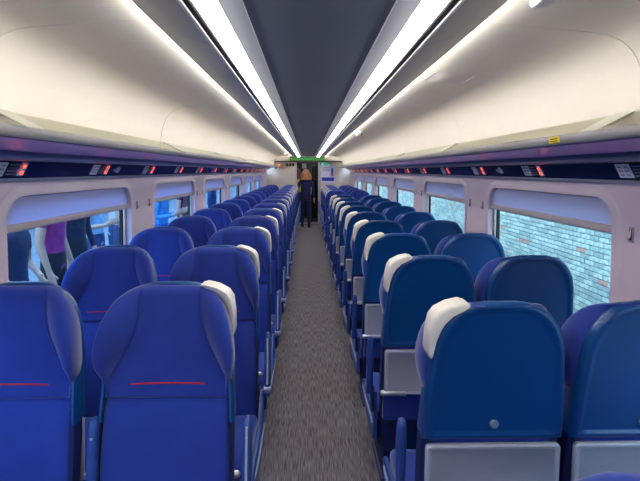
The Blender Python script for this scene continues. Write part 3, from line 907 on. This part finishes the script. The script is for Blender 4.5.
# ------------------------------------------------------------------ people
def person(name_loc, rz, height, top, legs, shoes, hair, label, pose='stand', sleeves='short', hair_style='short', hi_vis=None, group=None):
    k = height / 1.75
    J, E, seg = [], [], []
    def add(p, r, parent=None, what='top'):
        J.append((Vector(p) * k, r * k)); i = len(J) - 1
        if parent is not None: E.append((parent, i)); seg.append((parent, i, what))
        return i
    pel = add((0, 0, .95), .135, None)
    w1 = add((0, 0, 1.08), .120, pel); ch = add((0, -.01, 1.25), .140, w1); sh = add((0, 0, 1.40), .105, ch)
    nk = add((0, 0, 1.49), .052, sh, 'skin'); nk2 = add((0, -.01, 1.545), .055, nk, 'skin')
    hd = add((0, -.018, 1.62), .088, nk2, 'skin'); hd2 = add((0, -.015, 1.68), .082, hd, 'skin')
    hand_sets = []
    for s in (-1, 1):
        a0 = add((s * .135, 0, 1.40), .062, sh); a1 = add((s * .19, .005, 1.365), .056, a0)
        if pose == 'phone':
            el = (s * .245, .02, 1.10); wr = (s * .17, -.21, 1.13); hn = (s * .14, -.28, 1.17)
        elif pose == 'walk':
            el = (s * .25, .04 * s, 1.12); wr = (s * .26, -.06 + .09 * s, .90); hn = (s * .255, -.08 + .10 * s, .82)
        elif pose == 'hip':
            el = (s * .30, .06, 1.12); wr = (s * .22, -.10, 1.00); hn = (s * .17, -.15, .97)
        else:
            el = (s * .245, .02, 1.11); wr = (s * .255, -.06, .87); hn = (s * .25, -.085, .79)
        a2 = add(((a1 and s * .215), .01, 1.26), .050, a1, 'sleeve')
        e = add(el, .042, a2, 'fore' if sleeves == 'short' else 'sleeve')
        w = add(wr, .028, e, 'fore'); h = add(hn, .034, w, 'skin')
        d = (Vector(hn) - Vector(wr)).normalized()
        side = Vector((0, -1, 0)) if abs(d.z) > .5 else Vector((0, 0, 1))
        side = (side - d * side.dot(d)).normalized(); palm = d.cross(side) * s
        for q, (off, ln) in enumerate(((.024, .070), (.008, .080), (-.008, .074), (-.023, .058))):
            b = Vector(hn) + d * .03 + side * off
            f1 = add(b, .0105, h, 'skin'); f2 = add(b + d * ln * .55 - palm * .008, .0095, f1, 'skin'); add(b + d * ln * .9 - palm * .028, .008, f2, 'skin')
        b = Vector(hn) - d * .012 + side * .034
        f1 = add(b, .012, h, 'skin'); add(b + side * .022 + d * .035, .010, f1, 'skin')
        st_ = .10 if pose == 'walk' else 0.0
        l0 = add((s * .09, 0, .88), .098, pel, 'leg'); l1 = add((s * .10, -st_ * s * .5, .52), .062, l0, 'leg')
        l2 = add((s * .10, -st_ * s + .02, .30), .056, l1, 'leg'); l3 = add((s * .10, -st_ * s + .035, .085), .042, l2, 'leg')
        f = add((s * .10, -st_ * s + .02, .045), .044, l3, 'shoe'); f2 = add((s * .105, -st_ * s - .12, .036), .036, f, 'shoe'); add((s * .105, -st_ * s - .17, .03), .028, f2, 'shoe')
    me = bpy.data.meshes.new('tmp'); me.from_pydata([p for p, r in J], E, [])
    ob = bpy.data.objects.new('tmp', me); COL.objects.link(ob)
    sk = ob.modifiers.new('skin', 'SKIN'); sk.use_smooth_shade = True
    for i, v in enumerate(me.skin_vertices[0].data):
        v.radius = (J[i][1] * (1.12 if i in (0, 1, 2, 3) else 1), J[i][1] * (.80 if i in (0, 1, 2, 3) else 1.0)); v.use_root = (i == 0)
    sb = ob.modifiers.new('sub', 'SUBSURF'); sb.levels = 1; sb.render_levels = 1
    dg = bpy.context.evaluated_depsgraph_get()
    res = bpy.data.meshes.new_from_object(ob.evaluated_get(dg)); res.name = 'person'
    bpy.data.objects.remove(ob)
    mats = [top, M['skin'], legs, shoes, hi_vis or top]
    res.materials.clear()
    for m_ in mats: res.materials.append(m_)
    idx = {'top': 0, 'sleeve': 0, 'fore': 1 if sleeves == 'short' else 0, 'skin': 1, 'leg': 2, 'shoe': 3}
    for p in res.polygons:
        p.use_smooth = True
        c = p.center; best = (9, 'top')
        for a, b, what in seg:
            A, B = J[a][0], J[b][0]; AB = B - A
            t = max(0, min(1, (c - A).dot(AB) / max(AB.length_squared, 1e-9)))
            dd = (c - (A + AB * t)).length - (J[a][1] * (1 - t) + J[b][1] * t)
            if dd < best[0]: best = (dd, what)
        w = best[1]
        if c.z < .86 * k and abs(c.x) < .2 * k and w == 'top': w = 'leg'
        p.material_index = idx[w]
        if w == 'skin' and c.z > 1.42 * k and c.z < 1.47 * k: p.material_index = 0
    # face: pull a nose forward out of the head
    for v in res.vertices:
        if v.co.z > 1.60 * k and v.co.z < 1.66 * k and abs(v.co.x) < .02 * k and v.co.y < -.07 * k: v.co.y -= .018 * k
    root = empty('person', name_loc, rz)
    body = link('body', res, root)
    # eyes, ears, mouth
    for s in (-1, 1):
        bm = bmesh.new(); bmesh.ops.create_uvsphere(bm, u_segments=8, v_segments=6, radius=.011 * k)
        for v in bm.verts: v.co += Vector((s * .032, -.098, 1.655)) * k
        link('eye', finish(bm, 'eye', M['dark_frame']), body)
        bm = bmesh.new(); bmesh.ops.create_uvsphere(bm, u_segments=8, v_segments=6, radius=.026 * k)
        for v in bm.verts: v.co = Vector((v.co.x * .35, v.co.y * .7, v.co.z)) + Vector((s * .088, 0, 1.64)) * k
        link('ear', finish(bm, 'ear', M['skin']), body)
    bm = bmesh.new(); bm_box(bm, Vector((0, -.098, 1.585)) * k, (.042 * k, .012 * k, .010 * k), .003 * k)
    link('mouth', finish(bm, 'mouth', M['poster_red']), body)
    # hair
    bm = bmesh.new(); bmesh.ops.create_uvsphere(bm, u_segments=18, v_segments=12, radius=1)
    for v in bm.verts:
        x, y, z = v.co
        hx, hy, hz = .106 * x, .118 * y, .112 * z
        if hair_style == 'long' and z < .2 and y > -.35:
            tt = (.2 - z) / 1.2; rr = math.hypot(x, y) or 1
            hz = .112 * .2 - tt * .27
            hx = x / rr * (.106 + .075 * min(1, tt * 2.2)) * (1 if tt < .97 else .3)
            hy = max(y, 0) / rr * (.118 + .02 * tt) * (1 if tt < .97 else .3) + .012 + .02 * tt
        elif y < -.15 and z < .45:
            hy = -.02 + .02 * y; hx *= .96
        v.co = Vector((hx, hy - .008, hz + 1.668)) * k
    link('hair', finish(bm, 'hair', hair), root)
    tag(root, label, 'person', group)
    return root

navy = cloth(20, 28, 84); blk = cloth(26, 28, 36); dkb = cloth(24, 30, 56)
def atpx(px, D):    # pixel column and depth along the carriage -> world x
    return CX + (px - 308) * D / FPX
blond = mat('hair_fair', srgb(150, 98, 62), 0.6, noise=(40, srgb(112, 70, 44), (1, 1, .15)))
brown = mat('hair_brown', srgb(88, 48, 34), 0.6, noise=(40, srgb(66, 36, 26), (1, 1, .2)))
dark = mat('hair_dark', srgb(40, 30, 28), 0.6, noise=(40, srgb(28, 22, 20), (1, 1, .2)))
person((atpx(306.3, 13.6), 13.6, 0), math.pi, 1.64, navy, navy, blk, blond, 'person in navy uniform with long fair hair walking away down the aisle', 'walk', 'long', 'long')
person((atpx(297.5, 15.05), 15.05, 0), math.pi * .95, 1.66, cloth(196, 214, 40), dkb, blk, brown, 'person in yellow hi-vis vest with brown hair standing in the end doorway', 'stand', 'long', 'long')

PZ = -0.20
G = 'people on the platform'
def plat(px, D, rz, h, *a, **kw):
    return person((atpx(px, D), D, PZ), rz, h, *a, group=G, **kw)
W = math.pi / 2
plat(17, 4.0, W * 1.0, 1.60, cloth(22, 34, 70), dkb, blk, dark, 'person in dark navy t-shirt with bent forearms at platform window edge', 'hip', 'short')
plat(56, 4.75, W * 1.05, 1.78, cloth(160, 44, 126), blk, blk, dark, 'person in magenta top and dark trousers on the platform', 'stand', 'short')
plat(77, 5.5, W * .9, 1.84, cloth(24, 30, 58), blk, blk, brown, 'person in dark navy jacket beside the magenta top', 'stand', 'long')
plat(98, 6.5, W * 1.0, 1.70, cloth(150, 190, 226), cloth(40, 62, 110), blk, dark, 'person in pale blue shirt and denim on the platform', 'phone', 'short')
plat(117, 7.4, W * 1.4, 1.74, cloth(206, 216, 232), cloth(46, 66, 112), blk, brown, 'person in white top and jeans standing behind the pale blue shirt', 'stand', 'short')
plat(163, 7.2, W * 1.0, 1.80, cloth(70, 160, 230), cloth(40, 100, 190), blk, dark, 'person in bright blue hooded jacket on the platform', 'phone', 'long')
plat(184, 9.2, W * 1.0, 1.76, cloth(96, 28, 62), blk, blk, dark, 'person in maroon top with dark trousers on the platform', 'stand', 'short')
plat(213, 10.5, W * 1.0, 1.74, cloth(30, 70, 120), blk, blk, brown, 'person in teal blue coat further down the platform', 'stand', 'long')

# ------------------------------------------------------------------ outside
pf = box('platform_ground', (-5.1, 40, PZ - .15), (7.4, 110, .3), M['concrete']); tag(pf, 'grey concrete platform beside the carriage', kind='structure')
sw = box('station_wall', (-8.6, 44, 1.2), (.3, 110, 3.2), M['station']); tag(sw, 'dim grey station wall across the platform', kind='structure')
for k in range(6):
    o = empty('platform_column', (-4.6, 4 + 5.5 * k, PZ)); tag(o, 'dark steel column standing on the platform', 'column', 'steel columns on the platform')
    box('shaft', (0, 0, 2.06), (.14, .14, 4.12), M['dark_frame'], o, .02)
    box('base_plinth', (0, 0, .10), (.26, .26, .20), M['dark_frame'], o, .02)
tg = box('track_ground', (3.6, 24, -1.05), (4.2, 70, .1), M['ballast']); tag(tg, 'ballast ground between the carriage and the brick wall', kind='structure')

BX = 4.15
bw = box('wall_brick', (BX + .12, 28, 1.2), (.20, 60, 4.5), M['mortar']); tag(bw, 'pale weathered brick wall outside the windows', kind='structure')
bmb = bmesh.new(); bm_box(bmb, (0, 0, 0), (.030, .215, .065), .004, 1)
bme = [finish(bmb, 'brick', M['brick'][0], False)]
for m_ in M['brick'][1:]:
    c = bme[0].copy(); c.materials.clear(); c.materials.append(m_); bme.append(c)
rows = [(-.55 + .075 * r) for r in range(30)]
cells = []
for r, z in enumerate(rows):
    for c in range(-2, 240):
        cells.append((1.2 + .225 * c + (.1125 if r % 2 else 0), z))
# the 300 that show largest: those seen through the nearest window of this side
vis = []
for (y, z) in cells:
    t = (WX + .06 - CX) / (BX - CX)
    yw, zw = y * t, H + (z - H) * t
    inside = (wins[0] < yw) and any(w + .02 < yw < w + WLEN - .02 for w in wins) and WZ0 < zw < H - .25
    vis.append((0 if inside else 1, y, z))
near = sorted(v for v in vis if v[0] == 0 and v[1] > 6.0 and v[2] > -.12)[:300]
nearset = {(v[1], v[2]) for v in near}
rb = random.Random(3)
def pickmat():
    return rb.choices(range(4), (4, 4, 2.2, .55))[0]
for _, y, z in near:
    o = link('brick', bme[pickmat()], bw)
    o.location = (BX - (BX + .12) * 0, y, z); o.location.x += rb.uniform(-.004, .004)
    o.matrix_parent_inverse = Matrix.Identity(4)
bmm = [[], []]
V, F, MI = [], [], []
src = bme[0]
sv = [tuple(v.co) for v in src.vertices]; sf = [tuple(p.vertices) for p in src.polygons]
simple_v = [(-.015, -.1075, -.0325), (-.015, .1075, -.0325), (-.015, .1075, .0325), (-.015, -.1075, .0325), (.015, -.1075, -.0325), (.015, .1075, -.0325), (.015, .1075, .0325), (.015, -.1075, .0325)]
simple_f = [(0, 3, 2, 1), (0, 1, 5, 4), (1, 2, 6, 5), (2, 3, 7, 6), (3, 0, 4, 7)]
for (y, z) in cells:
    if (y, z) in nearset: continue
    b = len(V); dx = rb.uniform(-.004, .004); mi = pickmat()
    V += [(BX + x + dx, y + yy, z + zz) for x, yy, zz in simple_v]
    F += [tuple(b + i for i in f) for f in simple_f]; MI += [mi] * len(simple_f)
me = bpy.data.meshes.new('brickwork'); me.from_pydata(V, [], F)
for m_ in M['brick']: me.materials.append(m_)
me.polygons.foreach_set('material_index', MI); me.update()
o = link('brickwork', me, bw); o['kind'] = 'stuff'
# children above use world coordinates: the wall mesh is built in place, its origin is the world origin
